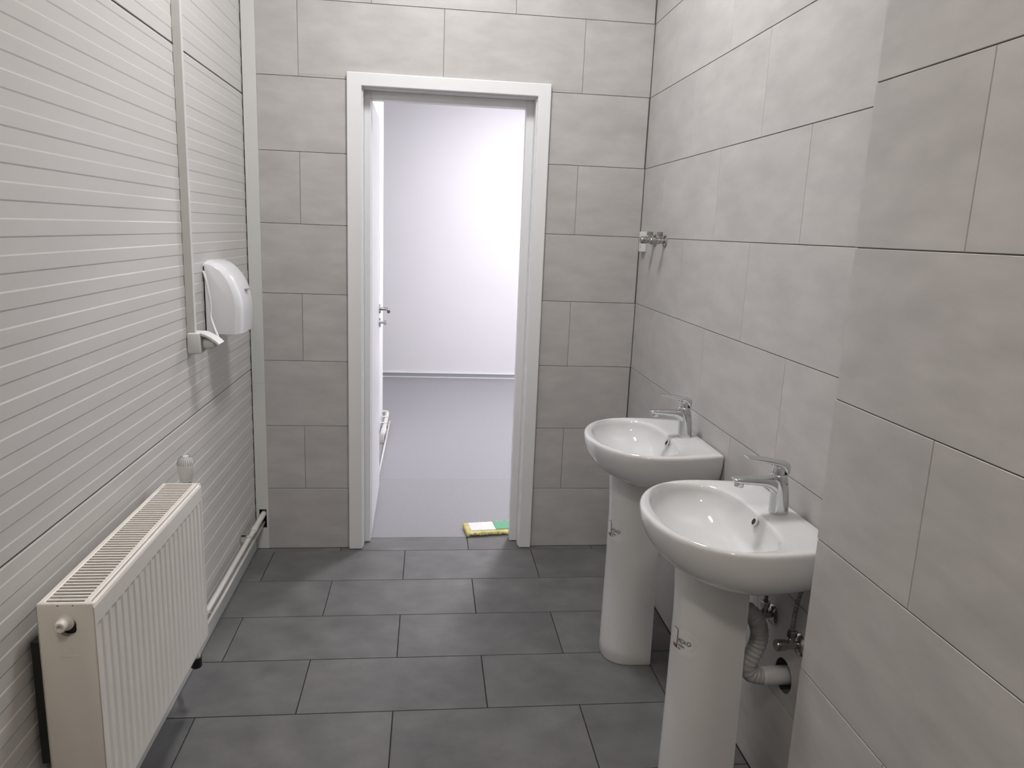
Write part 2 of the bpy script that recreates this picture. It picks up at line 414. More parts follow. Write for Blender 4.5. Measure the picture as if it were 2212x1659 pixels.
# mop pad
mp_ = thing('mop_pad', 'yellow fringed flat mop pad with white and green cloth lying at the doorway', 'mop pad', (1.225, 0.205, 0.0), None, (0, 0, math.radians(7)))
bm = bmesh.new()
rings = []
for k, (zz, ins) in enumerate(((0.001, 0.014), (0.006, 0.003), (0.014, 0.0), (0.021, 0.006), (0.024, 0.016))):
    ring = []
    hw, hh = 0.215, 0.072
    n = 120
    for i in range(n):
        t = i / n * 4; s = int(t); f = t - s
        c = [(-1, -1), (1, -1), (1, 1), (-1, 1), (-1, -1)]
        # distribute along perimeter
        px = (c[s][0] + (c[s + 1][0] - c[s][0]) * f); py = (c[s][1] + (c[s + 1][1] - c[s][1]) * f)
        j = 0.0035 * math.sin(i * 2.7 + k) + random.uniform(-0.002, 0.002)
        rx, ry = hw - ins + j, hh - ins + j
        ring.append((px * rx * (1 - 0.03 * py * py), py * ry * (1 - 0.06 * px * px), zz + random.uniform(-0.0015, 0.0015)))
    rings.append(ring)
loft(bm, rings)
# tufts along the edge
for i in range(260):
    t = random.random() * 4; s = int(t); f = t - s
    c = [(-1, -1), (1, -1), (1, 1), (-1, 1), (-1, -1)]
    px = (c[s][0] + (c[s + 1][0] - c[s][0]) * f) * 0.207; py = (c[s][1] + (c[s + 1][1] - c[s][1]) * f) * 0.065
    r = random.uniform(0.005, 0.009)
    mtx = Matrix.Translation((px, py, random.uniform(0.007, 0.018))) @ Matrix.Scale(1.3, 4, Vector((random.random(), random.random(), 0.1)))
    bmesh.ops.create_icosphere(bm, subdivisions=1, radius=r, matrix=mtx)
obj('fringe', bm, M['yellow'], mp_, True)
obj('cloth', bbox(-0.190, -0.062, -0.050, 0.052, 0.022, 0.0275, 0.002), M['mopw'], mp_)
obj('pocket', bbox(-0.060, 0.185, -0.050, 0.052, 0.022, 0.0285, 0.002), M['mopg'], mp_)

# ------------------------------------------------------------------ cable duct, socket, hand dryer
du = tag(obj('cable_duct', bbox(XW, XW + 0.026, -0.863, -0.845, 1.146, CEIL - 0.002, 0.0012, 1), M['duct']), 'slim pale plastic cable duct running up the panelled wall', 'cable duct')
sk = thing('wall_socket', 'white splashproof wall socket with raised lid below the cable duct', 'socket', (XW, -0.870, 1.075))
obj('housing', bbox(0.0, 0.044, 0.0, 0.068, 0.0, 0.070, 0.006, 3), M['plasm'], sk, True, 35)
obj('face', bbox(0.040, 0.0465, 0.006, 0.062, 0.006, 0.050, 0.001, 1), M['inkg'], sk)
bm = bmesh.new()
lidp = [(0.042, 0.070), (0.056, 0.066), (0.076, 0.056), (0.094, 0.043), (0.102, 0.034), (0.099, 0.031), (0.090, 0.038), (0.072, 0.050), (0.054, 0.060), (0.042, 0.063)]
r0 = [(x, 0.002, z) for x, z in lidp]; r1_ = [(x, 0.066, z) for x, z in lidp]
loft(bm, [r0, r1_]); obj('lid', bm, M['plasm'], sk)
obj('plug', lathe(bmesh.new(), [(0.0, 0), (0.019, 0), (0.019, 0.024), (0.013, 0.034), (0.0, 0.034)], (0.046, 0.034, 0.032), (1, 0, 0), 20), M['plasm'], sk, True, 40)

hd = thing('hand_dryer', 'white rounded plastic hand dryer mounted on the panelled wall', 'hand dryer', (XW, -0.655, 1.112))
# side profile (x out from wall, z up), arched top
DW = 0.225
def dprof(s):
    """profile at inset s from the side face"""
    pts = []
    zt_, dx = 0.262 - 0.004 - s * 0.55, 0.124 - s * 0.9
    for k in range(26):
        a = PI / 2 * k / 25
        e = 1.92
        pts.append((0.006 + (dx - 0.006) * math.sin(a) ** (2 / e), 0.085 + (zt_ - 0.085) * math.cos(a) ** (2 / e)))
    pts = [(0.0, zt_ - 0.004)] + pts
    pts += [(dx - 0.001, 0.05), (dx - 0.004, 0.0), (0.0, 0.0)]
    return pts
bm = bmesh.new(); rings = []
prof_y = [(0.0, 0.0240), (0.0008, 0.0222), (0.003, 0.0195), (0.010, 0.0135), (0.020, 0.0070), (0.034, 0.0022), (0.05, 0.0)]
seq = prof_y + [(DW - y, s) for y, s in prof_y[::-1]]
for y, s in seq: rings.append([(x, y, z) for x, z in dprof(s)])
loft(bm, rings)
obj('cover', bm, M['plas'], hd, True, 50)
obj('back_plate', bbox(0.0, 0.004, -0.002, DW + 0.002, 0.004, 0.238, 0.001, 1), M['black'], hd)
obj('sensor_slot', bbox(0.108, 0.1255, 0.100, 0.135, 0.150, 0.1545, 0.001, 1), M['inkg'], hd)
cd = bmesh.new()
cp = smoothpath([(0.010, -0.664, 1.330), (0.028, -0.678, 1.318), (0.034, -0.690, 1.28), (0.040, -0.700, 1.24), (0.044, -0.704, 1.19), (0.050, -0.715, 1.145), (0.075, -0.75, 1.112), (0.105, -0.79, 1.098), (0.115, -0.815, 1.086), (0.112, -0.834, 1.094), (0.104, -0.836, 1.106), (0.090, -0.836, 1.107)], 6)
cp = smoothpath([(0.026, -0.660, 1.332), (0.036, -0.672, 1.315), (0.048, -0.684, 1.27), (0.056, -0.690, 1.215), (0.058, -0.70, 1.175), (0.078, -0.732, 1.14), (0.100, -0.775, 1.118), (0.108, -0.80, 1.108), (0.113, -0.822, 1.100), (0.110, -0.836, 1.100), (0.104, -0.837, 1.106)], 6)
tube(cd, cp, 0.0042, 10)
tag(obj('power_cord', cd, M['plasm'], None, True), 'white power cord hanging from the hand dryer to the wall socket', 'power cord')

# ------------------------------------------------------------------ radiator
RX0, RX1, RY0, RY1, RZ0, RZ1 = 0.053, 0.158, -1.945, -1.237, 0.266, 0.760
rd = thing('radiator', 'cream white panel radiator with ribbed front on the left wall', 'radiator', (0, 0, 0))
# front panel with pressed vertical flutes
def fluted(xf, sgn, name):
    bm = bmesh.new()
    n = 21; L = RY1 - RY0 + 0.002; ya = RY0 - 0.0024
    pitch = 0.0333; m0 = (L - n * pitch) / 2
    ys = [(0.0, 0.0), (m0, 0.0)]
    for k in range(n):
        for f, d in ((0.10, 0.0), (0.30, 1.0), (0.70, 1.0), (0.90, 0.0)):
            ys.append((m0 + (k + f) * pitch, d))
    ys += [(L - m0, 0.0), (L, 0.0)]
    D = 0.0021
    zs = [(RZ0, 0.0, 0.006), (RZ0 + 0.004, 0.0, 0.0015), (RZ0 + 0.010, 0.0, 0.0), (RZ0 + 0.030, 0.0, 0.0), (RZ0 + 0.046, 1.0, 0.0), (RZ1 - 0.057, 1.0, 0.0), (RZ1 - 0.050, 0.0, 0.0), (RZ1 - 0.012, 0.0, 0.0), (RZ1 - 0.006, 0.0, 0.002), (RZ1 - 0.003, 0.0, 0.007), (RZ1 - 0.006, 0.0, 0.010)]
    rows = []
    for z, fz, ins in zs:
        rows.append([bm.verts.new((xf - sgn * (ins + d * fz * D), ya + y, z)) for y, d in ys])
    for a, b in zip(rows[:-1], rows[1:]):
        for i in range(len(ys) - 1): bm.faces.new((a[i], a[i + 1], b[i + 1], b[i]))
    obj(name, bm, M['rad'], rd, True, 12)
fluted(RX1 + 0.003, 1, 'front_panel'); fluted(RX0 - 0.001 + 0.001, -1, 'back_panel')
obj('slot_shade', bbox(RX0 + 0.012, RX1 - 0.012, RY0 + 0.01, RY1 - 0.01, RZ0 + 0.01, RZ1 - 0.024), M['radin'], rd)  # near-black fill so the slots between the slats look shaded
# near end cap with vent hole, far end cap
def endcap(y0, y1):
    bm = bbox(RX0, RX1 + 0.0015, y0, y1, RZ0 + 0.004, RZ1 - 0.0005, 0.004, 3)
    return obj('end_panel', bm, M['rad'], rd, True, 35)
e0 = endcap(RY0 - 0.003, RY0 + 0.008)
cut(e0, lathe(bmesh.new(), [(0.0175, -0.03), (0.0175, 0.03)], (0.1085, RY0, 0.7140), (0, 1, 0), 28))
cut(e0, lathe(bmesh.new(), [(0.0175, -0.03), (0.0175, 0.03)], (0.1085, RY0, 0.7060), (0, 1, 0), 28))
for p in e0.data.polygons: p.use_smooth = True
e0.data.set_sharp_from_angle(angle=math.radians(35))
endcap(RY1 - 0.008, RY1 + 0.001)
obj('socket_boss', lathe(bmesh.new(), [(0.0165, -0.004), (0.0165, 0.02), (0.0, 0.02), (0.0, -0.004)], (0.1060, RY0 - 0.001, 0.7190), (0, 1, 0), 20), M['rad'], rd, True, 40)
pl = obj('vent_plug', lathe(bmesh.new(), [(0.0, 0.005), (0.0150, 0.004), (0.0150, -0.006), (0.0125, -0.008), (0.0118, -0.022), (0.0100, -0.025), (0.0058, -0.025), (0.0052, -0.018), (0.0, -0.018)], (0.1050, RY0 - 0.001, 0.7195), (0, 1, 0), 12), M['rad'], rd, True, 30)
# top grille: frame rails and slats
obj('grille_rail', bbox(RX0 + 0.002, RX0 + 0.013, RY0 + 0.006, RY1 - 0.006, RZ1 - 0.010, RZ1 - 0.001, 0.001, 1), M['rad'], rd)
obj('grille_rail', bbox(RX1 - 0.019, RX1 - 0.008, RY0 + 0.006, RY1 - 0.006, RZ1 - 0.010, RZ1 - 0.001, 0.001, 1), M['rad'], rd)
ns = 50
sl = mesh(bbox(0, RX1 - 0.019 - RX0 - 0.013, -0.0029, 0.0029, -0.004, 0.0, 0.0008, 1), M['rad'], name='slat')
for k in range(ns):
    y = RY0 + 0.014 + (RY1 - RY0 - 0.028) * (k + 0.5) / ns
    link('slat', sl, rd, (RX0 + 0.013, y, RZ1 - 0.0025))
obj('wall_bracket', bbox(XW + 0.0005, RX0 + 0.004, RY0 + 0.055, RY0 + 0.085, 0.36, 0.66, 0.001, 1), M['black'], rd)
obj('wall_bracket', bbox(XW + 0.0005, RX0 + 0.004, RY1 - 0.115, RY1 - 0.085, 0.36, 0.70, 0.001, 1), M['black'], rd)
obj('wall_bracket', bbox(0.0335, 0.0515, RY0 + 0.003, RY0 + 0.035, 0.398, 0.674, 0.001, 1), M['black'], rd)
# faint embossed maker's mark on the end panel
bm = bmesh.new(); ring = [(0.1085 + 0.0085 * math.cos(2 * PI * k / 24), RY0 - 0.0030, 0.6630 + 0.0085 * math.sin(2 * PI * k / 24)) for k in range(25)]
tube(bm, ring, 0.0007, 6); tube(bm, [(0.090, RY0 - 0.0030, 0.6450), (0.128, RY0 - 0.0030, 0.6450)], 0.0008, 6)
obj('embossed_mark', bm, M['rad'], rd, True)
# chipped paint spots near the top edge
for x, s in ((0.094, 0.0022), (0.122, 0.0016)):
    obj('paint_chip', bbox(x - s, x + s, RY0 - 0.0032, RY0 - 0.0028, RZ1 - 0.0058, RZ1 - 0.0042), M['radin'], rd)

th = thing('thermostatic_valve', 'white round thermostatic valve head behind the far end of the radiator', 'valve', (0.105, -1.186, 0.0))
prof = [(0.0, 0.756), (0.0195, 0.757), (0.0205, 0.762), (0.0220, 0.770), (0.0236, 0.778), (0.0247, 0.787), (0.0250, 0.795), (0.0240, 0.806), (0.0205, 0.816), (0.0145, 0.8225), (0.007, 0.8255), (0.0, 0.8265)]
obj('head', lathe(bmesh.new(), prof, (0, 0, 0), (0, 0, 1), 32), M['plasm'], th, True, 60)
for k in range(24):
    a = 2 * PI * k / 24
    c, s = math.cos(a), math.sin(a)
    bm = bmesh.new(); tube(bm, [((r + 0.0001) * c, (r + 0.0001) * s, z) for r, z in ((0.0246, 0.800), (0.0236, 0.8075), (0.0203, 0.8162), (0.0143, 0.8228), (0.0095, 0.8250))], 0.0009, 5)
    obj('groove_shade', bm, M['inkg'], th)  # raised grey lines paint in the shade of grooves
obj('collar', lathe(bmesh.new(), [(0.0, 0.748), (0.0175, 0.748), (0.019, 0.752), (0.019, 0.7565), (0.0, 0.7565)], (0, 0, 0), (0, 0, 1), 24), M['plasm'], th, True, 40)
bm = bmesh.new(); tube(bm, [(0, 0, 0.748), (0, 0, 0.690)], 0.0125, 16); tube(bm, [(0.0, 0.0, 0.708), (0.0, -0.050, 0.708)], 0.011, 14)
obj('body', bm, M['satin'], th, True, 40)
bm = bmesh.new(); tube(bm, smoothpath([(0, 0, 0.692), (-0.004, 0.004, 0.62), (-0.030, 0.016, 0.50), (-0.032, 0.018, 0.26), (-0.036, 0.034, 0.195), (-0.045, 0.060, 0.174)], 6), 0.0085, 12)
obj('riser', bm, M['pipe'], th, True)

rv = thing('return_valve', 'white and black return valve under the far corner of the radiator', 'valve', (0.112, -1.207, 0.0))
obj('cap', lathe(bmesh.new(), [(0.0, 0.150), (0.0150, 0.150), (0.0170, 0.153), (0.0165, 0.183), (0.0, 0.183)], (0, 0, 0), (0, 0, 1), 24), M['black'], rv, True, 40)
obj('body', lathe(bmesh.new(), [(0.0, 0.183), (0.013, 0.183), (0.0125, 0.196), (0.010, 0.205), (0.010, 0.285), (0.0, 0.285)], (0, 0, 0), (0, 0, 1), 20), M['plasm'], rv, True, 40)
bm = bmesh.new(); tube(bm, [(0, 0, 0.280), (0, -0.045, 0.280)], 0.0095, 14); obj('tail', bm, M['plasm'], rv, True, 40)
bm = bmesh.new(); tube(bm, smoothpath([(0, 0, 0.215), (-0.01, 0.02, 0.18), (-0.03, 0.05, 0.135), (-0.0545, 0.085, 0.1235)], 6), 0.0075, 12)
obj('riser', bm, M['pipe'], rv, True)

# two pipes along the wall
pu = thing('heating_pipe', 'upper and thicker of the two white heating pipes along the panelled wall', 'pipe', (0.060, -0.5, 0.0))
bm = bmesh.new(); tube(bm, [(0.0, -0.62, 0.1735), (0.0, 0.30, 0.1735)], 0.0100, 14); tube(bm, [(0.0, 0.30, 0.1735), (0.0, 0.54, 0.1735)], 0.0128, 14)
obj('pipe', bm, M['pipe'], pu, True, 40)
obj('coupling', lathe(bmesh.new(), [(0.0, 0), (0.0125, 0), (0.0145, 0.004), (0.0145, 0.05), (0.0125, 0.054), (0.0, 0.054)], (0, 0.285, 0.1735), (0, 1, 0), 20), M['pipe'], pu, True, 40)
for y in (0.205, -0.43):
    obj('clip', bbox(-0.0335, 0.011, y, y + 0.014, 0.183, 0.1865, 0.001, 1), M['pipe'], pu)
    obj('clip', bbox(-0.0345, -0.009, y, y + 0.014, 0.158, 0.1865, 0.001, 1), M['pipe'], pu)
pw = thing('heating_pipe', 'lower and thinner of the two white heating pipes along the panelled wall', 'pipe', (0.0575, -0.5, 0.0))
bm = bmesh.new(); tube(bm, [(0.0, -0.62, 0.1235), (0.0, 0.54, 0.1260)], 0.0078, 12)
obj('pipe', bm, M['pipe'], pw, True)
for y in (0.12, -0.35):
    obj('clip', bbox(-0.031, 0.0, y, y + 0.010, 0.1305, 0.1345, 0.001, 1), M['pipe'], pw)

# ------------------------------------------------------------------ washbasins
ZR = 0.831
def outline_d(n=2.0):
    """outer plan of the basin in (u out from the wall, y)"""
    pts = []
    ub, wb, um, wm, uf = 0.002, 0.2330, 0.190, 0.2590, 0.4080
    K = 40
    for k in range(K + 1):                       # from front tip (y=0) round to the widest point
        a = PI / 2 * k / K
        pts.append((um + (uf - um) * math.cos(a) ** (2 / 2.12), wm * math.sin(a) ** (2 / 2.05)))
    for k in range(1, 13):                       # widest point back to the wall corner
        t = k / 12
        pts.append((um + (ub + 0.008 - um) * t, wm + (wb - wm) * t * t))
    pts += [(ub + 0.003, wb - 0.002), (ub, wb - 0.007), (ub, wb - 0.03)]
    return pts
def polar(poly, c, ang):
    """distance from c to closed polygon along ang"""
    d = (math.cos(ang), math.sin(ang)); best = None
    for (x1_, y1_), (x2_, y2_) in zip(poly, poly[1:] + poly[:1]):
        ex, ey = x2_ - x1_, y2_ - y1_
        den = d[0] * ey - d[1] * ex
        if abs(den) < 1e-12: continue
        t = ((x1_ - c[0]) * ey - (y1_ - c[1]) * ex) / den
        s = ((x1_ - c[0]) * d[1] - (y1_ - c[1]) * d[0]) / den
        if t > 0 and -1e-9 <= s <= 1 + 1e-9: best = t if best is None else max(best, t)
    return best
half = outline_d(); DP = half + [(u, -y) for u, y in half[::-1] if y > 1e-6]
CB = (0.215, 0.0)
angs = [2 * PI * k / 128 for k in range(128)]
ca_ = math.atan2(0.233 - 0.002, 0.005 - CB[0])
angs = sorted(angs + [ca_, 2 * PI - ca_, ca_ - 0.012, 2 * PI - ca_ + 0.012, ca_ + 0.012, 2 * PI - ca_ - 0.012])
RO = [polar(DP, CB, a) for a in angs]
def inset(d):
    return [(CB[0] + (r - d) * math.cos(a), (r - d) * math.sin(a)) for r, a in zip(RO, angs)]
def bowl(su, sy, cu=0.2420, e=2.15, a_=0.136, b_=0.230, eb=3.0):
    poly = []
    for k in range(160):
        t = 2 * PI * k / 160; c, s = math.cos(t), math.sin(t)
        ee = e if c > 0 else e + (eb - e) * max(0.0, min(1.0, (su - 0.3) / 0.6))
        poly.append((cu + a_ * su * math.copysign(abs(c) ** (2 / ee), c), b_ * sy * math.copysign(abs(s) ** (2 / ee), s)))
    cc = (cu + (CB[0] - cu) * su, 0)
    return [(cc[0] + r * math.cos(a), r * math.sin(a)) for r, a in ((polar(poly, cc, a), a) for a in angs)]
def basin_bm():
    rings = []
    # underside -> rim (outside)
    bot = []
    for (u, y) in inset(0.0):
        t = min(max(u / 0.408, 0), 1)
        ub = u if u < 0.06 else 0.06 + (u - 0.06) * (0.27 - 0.06) / (0.408 - 0.06)
        bot.append((ub, y * (0.80 - 0.14 * t)))
    zb0 = lambda u: 0.694 + 0.030 * max(0.0, (0.22 - u) / 0.22)
    def side(ph):
        out = []
        for (P0, B) in zip(inset(0.0), bot):
            c, s = math.cos(ph), math.sin(ph)
            zb = zb0(B[0])
            out.append((B[0] + (P0[0] - B[0]) * c, B[1] + (P0[1] - B[1]) * c, 0.817 - (0.817 - zb) * s))
        return out
    ctr = [(0.13 + (b[0] - 0.13) * 0.02, b[1] * 0.02, 0.692) for b in bot]
    mid = [(0.13 + (b[0] - 0.13) * 0.6, b[1] * 0.6, 0.692) for b in bot]
    rings += [ctr, mid]
    for k in range(14): rings.append(side(PI / 2 * (1 - k / 14)))
    for d, z in ((0.0, 0.817), (0.0004, 0.8225), (0.002, 0.8268), (0.0055, 0.8298), (0.010, ZR)):
        rings.append([(u, y, z) for u, y in inset(d)])
    # rim land to bowl edge
    def mixr(a, b, t, z): return [(p[0] + (q[0] - p[0]) * t, p[1] + (q[1] - p[1]) * t, z) for p, q in zip(a, b)]
    i0, b0 = inset(0.010), bowl(1.0, 1.0)
    for t, dz in ((0.25, -0.0006), (0.5, -0.0018), (0.75, -0.0030), (0.92, -0.0042)): rings.append(mixr(i0, b0, t, ZR + dz))
    rings.append([(u, y, ZR - 0.0060) for u, y in b0])
    # bowl
    zbw = 0.712
    b_edge = [(u, y) for u, y in bowl(0.975, 0.985)]
    rings.append([(u, y, ZR - 0.0105) for u, y in b_edge])
    for k in range(1, 15):
        a = PI / 2 * k / 15
        f = max(math.cos(a) ** 0.80, 0.0)
        z = (ZR - 0.0105) - (ZR - 0.0105 - zbw) * math.sin(a) ** 1.05
        cu = 0.2420 - 0.030 * (1 - f)
        rings.append([(u, y, z) for u, y in bowl(0.975 * f, 0.985 * f, cu)])
    rings.append([(u, y, zbw) for u, y in bowl(0.02, 0.02, 0.212)])
    bm = bmesh.new(); loft(bm, rings)
    return bm
BASIN = None
def W3(yc, u, y, z): return (XR - u, yc + y, z)
def to_world(bm):
    for v in bm.verts: v.co = Vector((-v.co.x, v.co.y, v.co.z))
    return bm
basin_me = mesh(to_world(basin_bm()), M['ceram'], True, 'basin', 60)
def ped_ring(z, ins=0.0):
    t = z / 0.69
    w = 0.0955 - 0.022 * min(t, 1.0) ** 1.0 - ins
    uf = 0.3075 - ins + 0.007 * max(0.0, (t - 0.80) / 0.20) ** 1.5 - 0.002 * math.sin(PI * min(t, 1))
    ub, us = 0.144, 0.205
    pts = []
    for k in range(33):
        a = -PI / 2 + PI * k / 32
        c, s = math.cos(a), math.sin(a); e = 2.25
        pts.append((us + (uf - us) * abs(c) ** (2 / e), math.copysign(w * abs(s) ** (2 / e), s)))
    return [(ub, -w)] + pts + [(ub, w)]
def ped_bm():
    bm = bmesh.new(); zs = [0.0, 0.004, 0.05, 0.15, 0.3, 0.4, 0.48, 0.54, 0.58, 0.61, 0.64, 0.66, 0.675, 0.691]
    rings = []
    for z in zs:
        o = ped_ring(z, 0.003 if z == 0.0 else 0.0); i = ped_ring(z, 0.012)[::-1]
        rings.append([(-u, y, z) for u, y in o + i])
    loft(bm, rings)
    return bm
ped_me = mesh(ped_bm(), M['ceram2'], True, 'pedestal', 40)
# --- sticker printed on the pedestal: strokes mapped on the curved front
def ped_surf(s, z, off=0.0004):
    """point at arc length s from the front centre line (s < 0 towards the camera side)"""
    r = ped_ring(z)[1:-1]
    mid = 16; acc = 0.0; sg = -1 if s < 0 else 1; i = mid
    while 0 < i < len(r) - 1:
        p, q = Vector((*r[i], 0)), Vector((*r[i + sg], 0)); L = (q - p).length
        if acc + L >= abs(s):
            t = (abs(s) - acc) / L; c = p.lerp(q, t); d = (q - p).normalized() * sg
            nrm = Vector((d.y, -d.x, 0))
            if nrm.dot(Vector((c.x - 0.2, c.y, 0))) < 0: nrm = -nrm
            c = c + nrm * off
            return Vector((-c.x, c.y, z))
        acc += L; i += sg
    return Vector((-r[i][0], r[i][1], z))
def stroke(bm, pts, wd, closed=False, off=0.0006):
    """2-D polyline with width mapped on the pedestal: x to the reader's right, y up"""
    n = len(pts); L, R_ = [], []
    for i, p in enumerate(pts):
        a = pts[(i - 1) % n] if (closed or i > 0) else p; b = pts[(i + 1) % n] if (closed or i < n - 1) else p
        dx, dy = b[0] - a[0], b[1] - a[1]; l = math.hypot(dx, dy) or 1
        nx, ny = -dy / l * wd / 2, dx / l * wd / 2
        L.append(bm.verts.new(ped_surf(-(p[0] + nx), p[1] + ny, off))); R_.append(bm.verts.new(ped_surf(-(p[0] - nx), p[1] - ny, off)))
    for i in range(n if closed else n - 1):
        j = (i + 1) % n; bm.faces.new((L[i], R_[i], R_[j], L[j]))
def patch(bm, x0, x1, z0, z1, off, nx=8, nz=1):
    g = [[bm.verts.new(ped_surf(-(x0 + (x1 - x0) * i / nx), z0 + (z1 - z0) * k / nz, off)) for i in range(nx + 1)] for k in range(nz + 1)]
    for k in range(nz):
        for i in range(nx): bm.faces.new((g[k][i], g[k][i + 1], g[k + 1][i + 1], g[k + 1][i]))
def sticker(parent, sx, sz, kind):
    """sx, sz: left end and base line of the lettering"""
    bm = bmesh.new()
    c = (sx + 0.018, sz + 0.004); n = 40
    vs = [bm.verts.new(ped_surf(-(c[0] + 0.040 * math.cos(2 * PI * k / n)), c[1] + 0.036 * math.sin(2 * PI * k / n), 0.00025)) for k in range(n)]
    ctr = bm.verts.new(ped_surf(-c[0], c[1], 0.00025))
    m2 = [bm.verts.new(ped_surf(-(c[0] + 0.020 * math.cos(2 * PI * k / n)), c[1] + 0.018 * math.sin(2 * PI * k / n), 0.00025)) for k in range(n)]
    for k in range(n):
        bm.faces.new((vs[k], vs[(k + 1) % n], m2[(k + 1) % n], m2[k])); bm.faces.new((m2[k], m2[(k + 1) % n], ctr))
    st = obj('sticker', bm, M['film'], parent, True)
    k_ = 0.80; h, wd = 0.0125 * k_, 0.0020 * k_
    bm = bmesh.new(); x = sx
    stroke(bm, [(x, sz), (x, sz + h)], wd); stroke(bm, [(x + 0.0085 * k_, sz + h), (x + 0.0012 * k_, sz + h * 0.5)], wd); stroke(bm, [(x + 0.0012 * k_, sz + h * 0.55), (x + 0.0088 * k_, sz)], wd)
    O = lambda cx: [(cx + 0.0062 * k_ * math.cos(2 * PI * k / 24), sz + h / 2 + 0.0062 * k_ * math.sin(2 * PI * k / 24)) for k in range(24)]
    stroke(bm, O(sx + 0.0165 * k_), wd, True)
    x = sx + 0.0258 * k_
    stroke(bm, [(x, sz + h), (x, sz), (x + 0.0068 * k_, sz)], wd); stroke(bm, [(x + 0.0026 * k_, sz + h * 0.52), (x + 0.0058 * k_, sz + h * 0.52)], 0.0022 * k_)
    stroke(bm, O(sx + 0.0405 * k_), wd, True)
    obj('lettering', bm, M['ink'], st)
    bm = bmesh.new(); patch(bm, sx, sx + 0.016, sz - 0.0045, sz - 0.0036, 0.0006); patch(bm, sx, sx + 0.020, sz - 0.0125, sz - 0.0070, 0.0005)
    patch(bm, sx - 0.001, sx + 0.009, sz - 0.0210, sz - 0.0160, 0.0006)
    obj('small_print', bm, M['inkg'], st)
    bm = bmesh.new(); patch(bm, sx - 0.022, sx - 0.0035, sz - 0.022, sz + 0.032, 0.0008, 6, 3)
    obj('label_border', bm, M['ink'], st)
    bm = bmesh.new(); patch(bm, sx - 0.0215, sx - 0.0055, sz - 0.012, sz + 0.030, 0.0011, 6, 3)
    obj('label_panel', bm, M['film'], st)
    bm = bmesh.new(); patch(bm, sx - 0.0215, sx - 0.0055, sz - 0.0205, sz - 0.0125, 0.0011, 6, 1)
    obj('label_panel', bm, M['red'], st)

def rrect(cx, cz, y, w, h, e=3.0, n=20):
    """superellipse in the plane across x"""
    out = []
    for k in range(n):
        a = 2 * PI * k / n; c, s = math.cos(a), math.sin(a)
        out.append((math.copysign(w / 2 * abs(c) ** (2 / e), c), math.copysign(h / 2 * abs(s) ** (2 / e), s)))
    return out
def tap(yc, label):
    t = thing('mixer_tap', label, 'tap', (1.711, yc, ZR - 0.002), 'chrome mixer taps')
    g = 24
    def zring(cx, z, rx, ry): return [(cx + rx * math.cos(2 * PI * k / g), ry * math.sin(2 * PI * k / g), z) for k in range(g)]
    bm = bmesh.new()
    loft(bm, [zring(0, 0, .0240, .0240), zring(0, .002, .0248, .0248), zring(0, .006, .0246, .0246), zring(-.0005, .03, .0238, .0240), zring(-.002, .055, .0228, .0238), zring(-.005, .075, .0222, .0236), zring(-.0075, .090, .0217, .0232), zring(-.009, .100, .0212, .0226), zring(-.0095, .105, .0200, .0212), zring(-.0098, .107, .0175, .019)])
    obj('body', bm, M['chrome'], t, True, 50)
    bm = bmesh.new(); rings = []
    for x, zc, h, w in ((0.0, .070, .056, .034), (-.012, .072, .052, .038), (-.020, .0755, .044, .039), (-.030, .0805, .033, .039), (-.042, .0840, .0255, .0385), (-.060, .0858, .0215, .0375), (-.085, .0872, .0185, .0365), (-.110, .0885, .0158, .0350), (-.122, .0895, .0135, .0335), (-.127, .0900, .0105, .0310), (-.1295, .0905, .006, .027)):
        rings.append([(x, yy, zc + zz) for yy, zz in rrect(0, 0, 0, w, h, 3.2)])
    loft(bm, rings); obj('spout', bm, M['chrome'], t, True, 50)
    obj('aerator', lathe(bmesh.new(), [(0.0, 0.0), (0.0075, 0.0), (0.0115, 0.0005), (0.0125, 0.002), (0.0125, 0.012), (0.0, 0.012)], (-.113, 0, .0705), (0.12, 0, 1), 20), M['chrome'], t, True, 40)
    bm = bmesh.new(); loft(bm, [zring(-.0105, .105, .0165, .0175), zring(-.0105, .112, .0158, .0168), zring(-.0105, .128, .0158, .0168), zring(-.0105, .131, .013, .014)])
    obj('cartridge_neck', bm, M['chrome'], t, True, 50)
    bm = bmesh.new(); rings = []
    for x, zc, h, w in ((.0120, .120, .018, .030), (.0105, .1205, .030, .036), (.0060, .1215, .034, .0390), (-.0005, .1265, .0260, .0395), (-.006, .1315, .0175, .0395), (-.014, .1350, .0135, .0395), (-.030, .1382, .0125, .0385), (-.055, .1425, .0105, .0365), (-.080, .1465, .0080, .0345), (-.095, .1487, .0058, .0325), (-.101, .1498, .0030, .0295)):
        rings.append([(x, yy, zc + zz) for yy, zz in rrect(0, 0, 0, w, h, 3.4)])
    loft(bm, rings); obj('lever', bm, M['chrome'], t, True, 50)
    return t
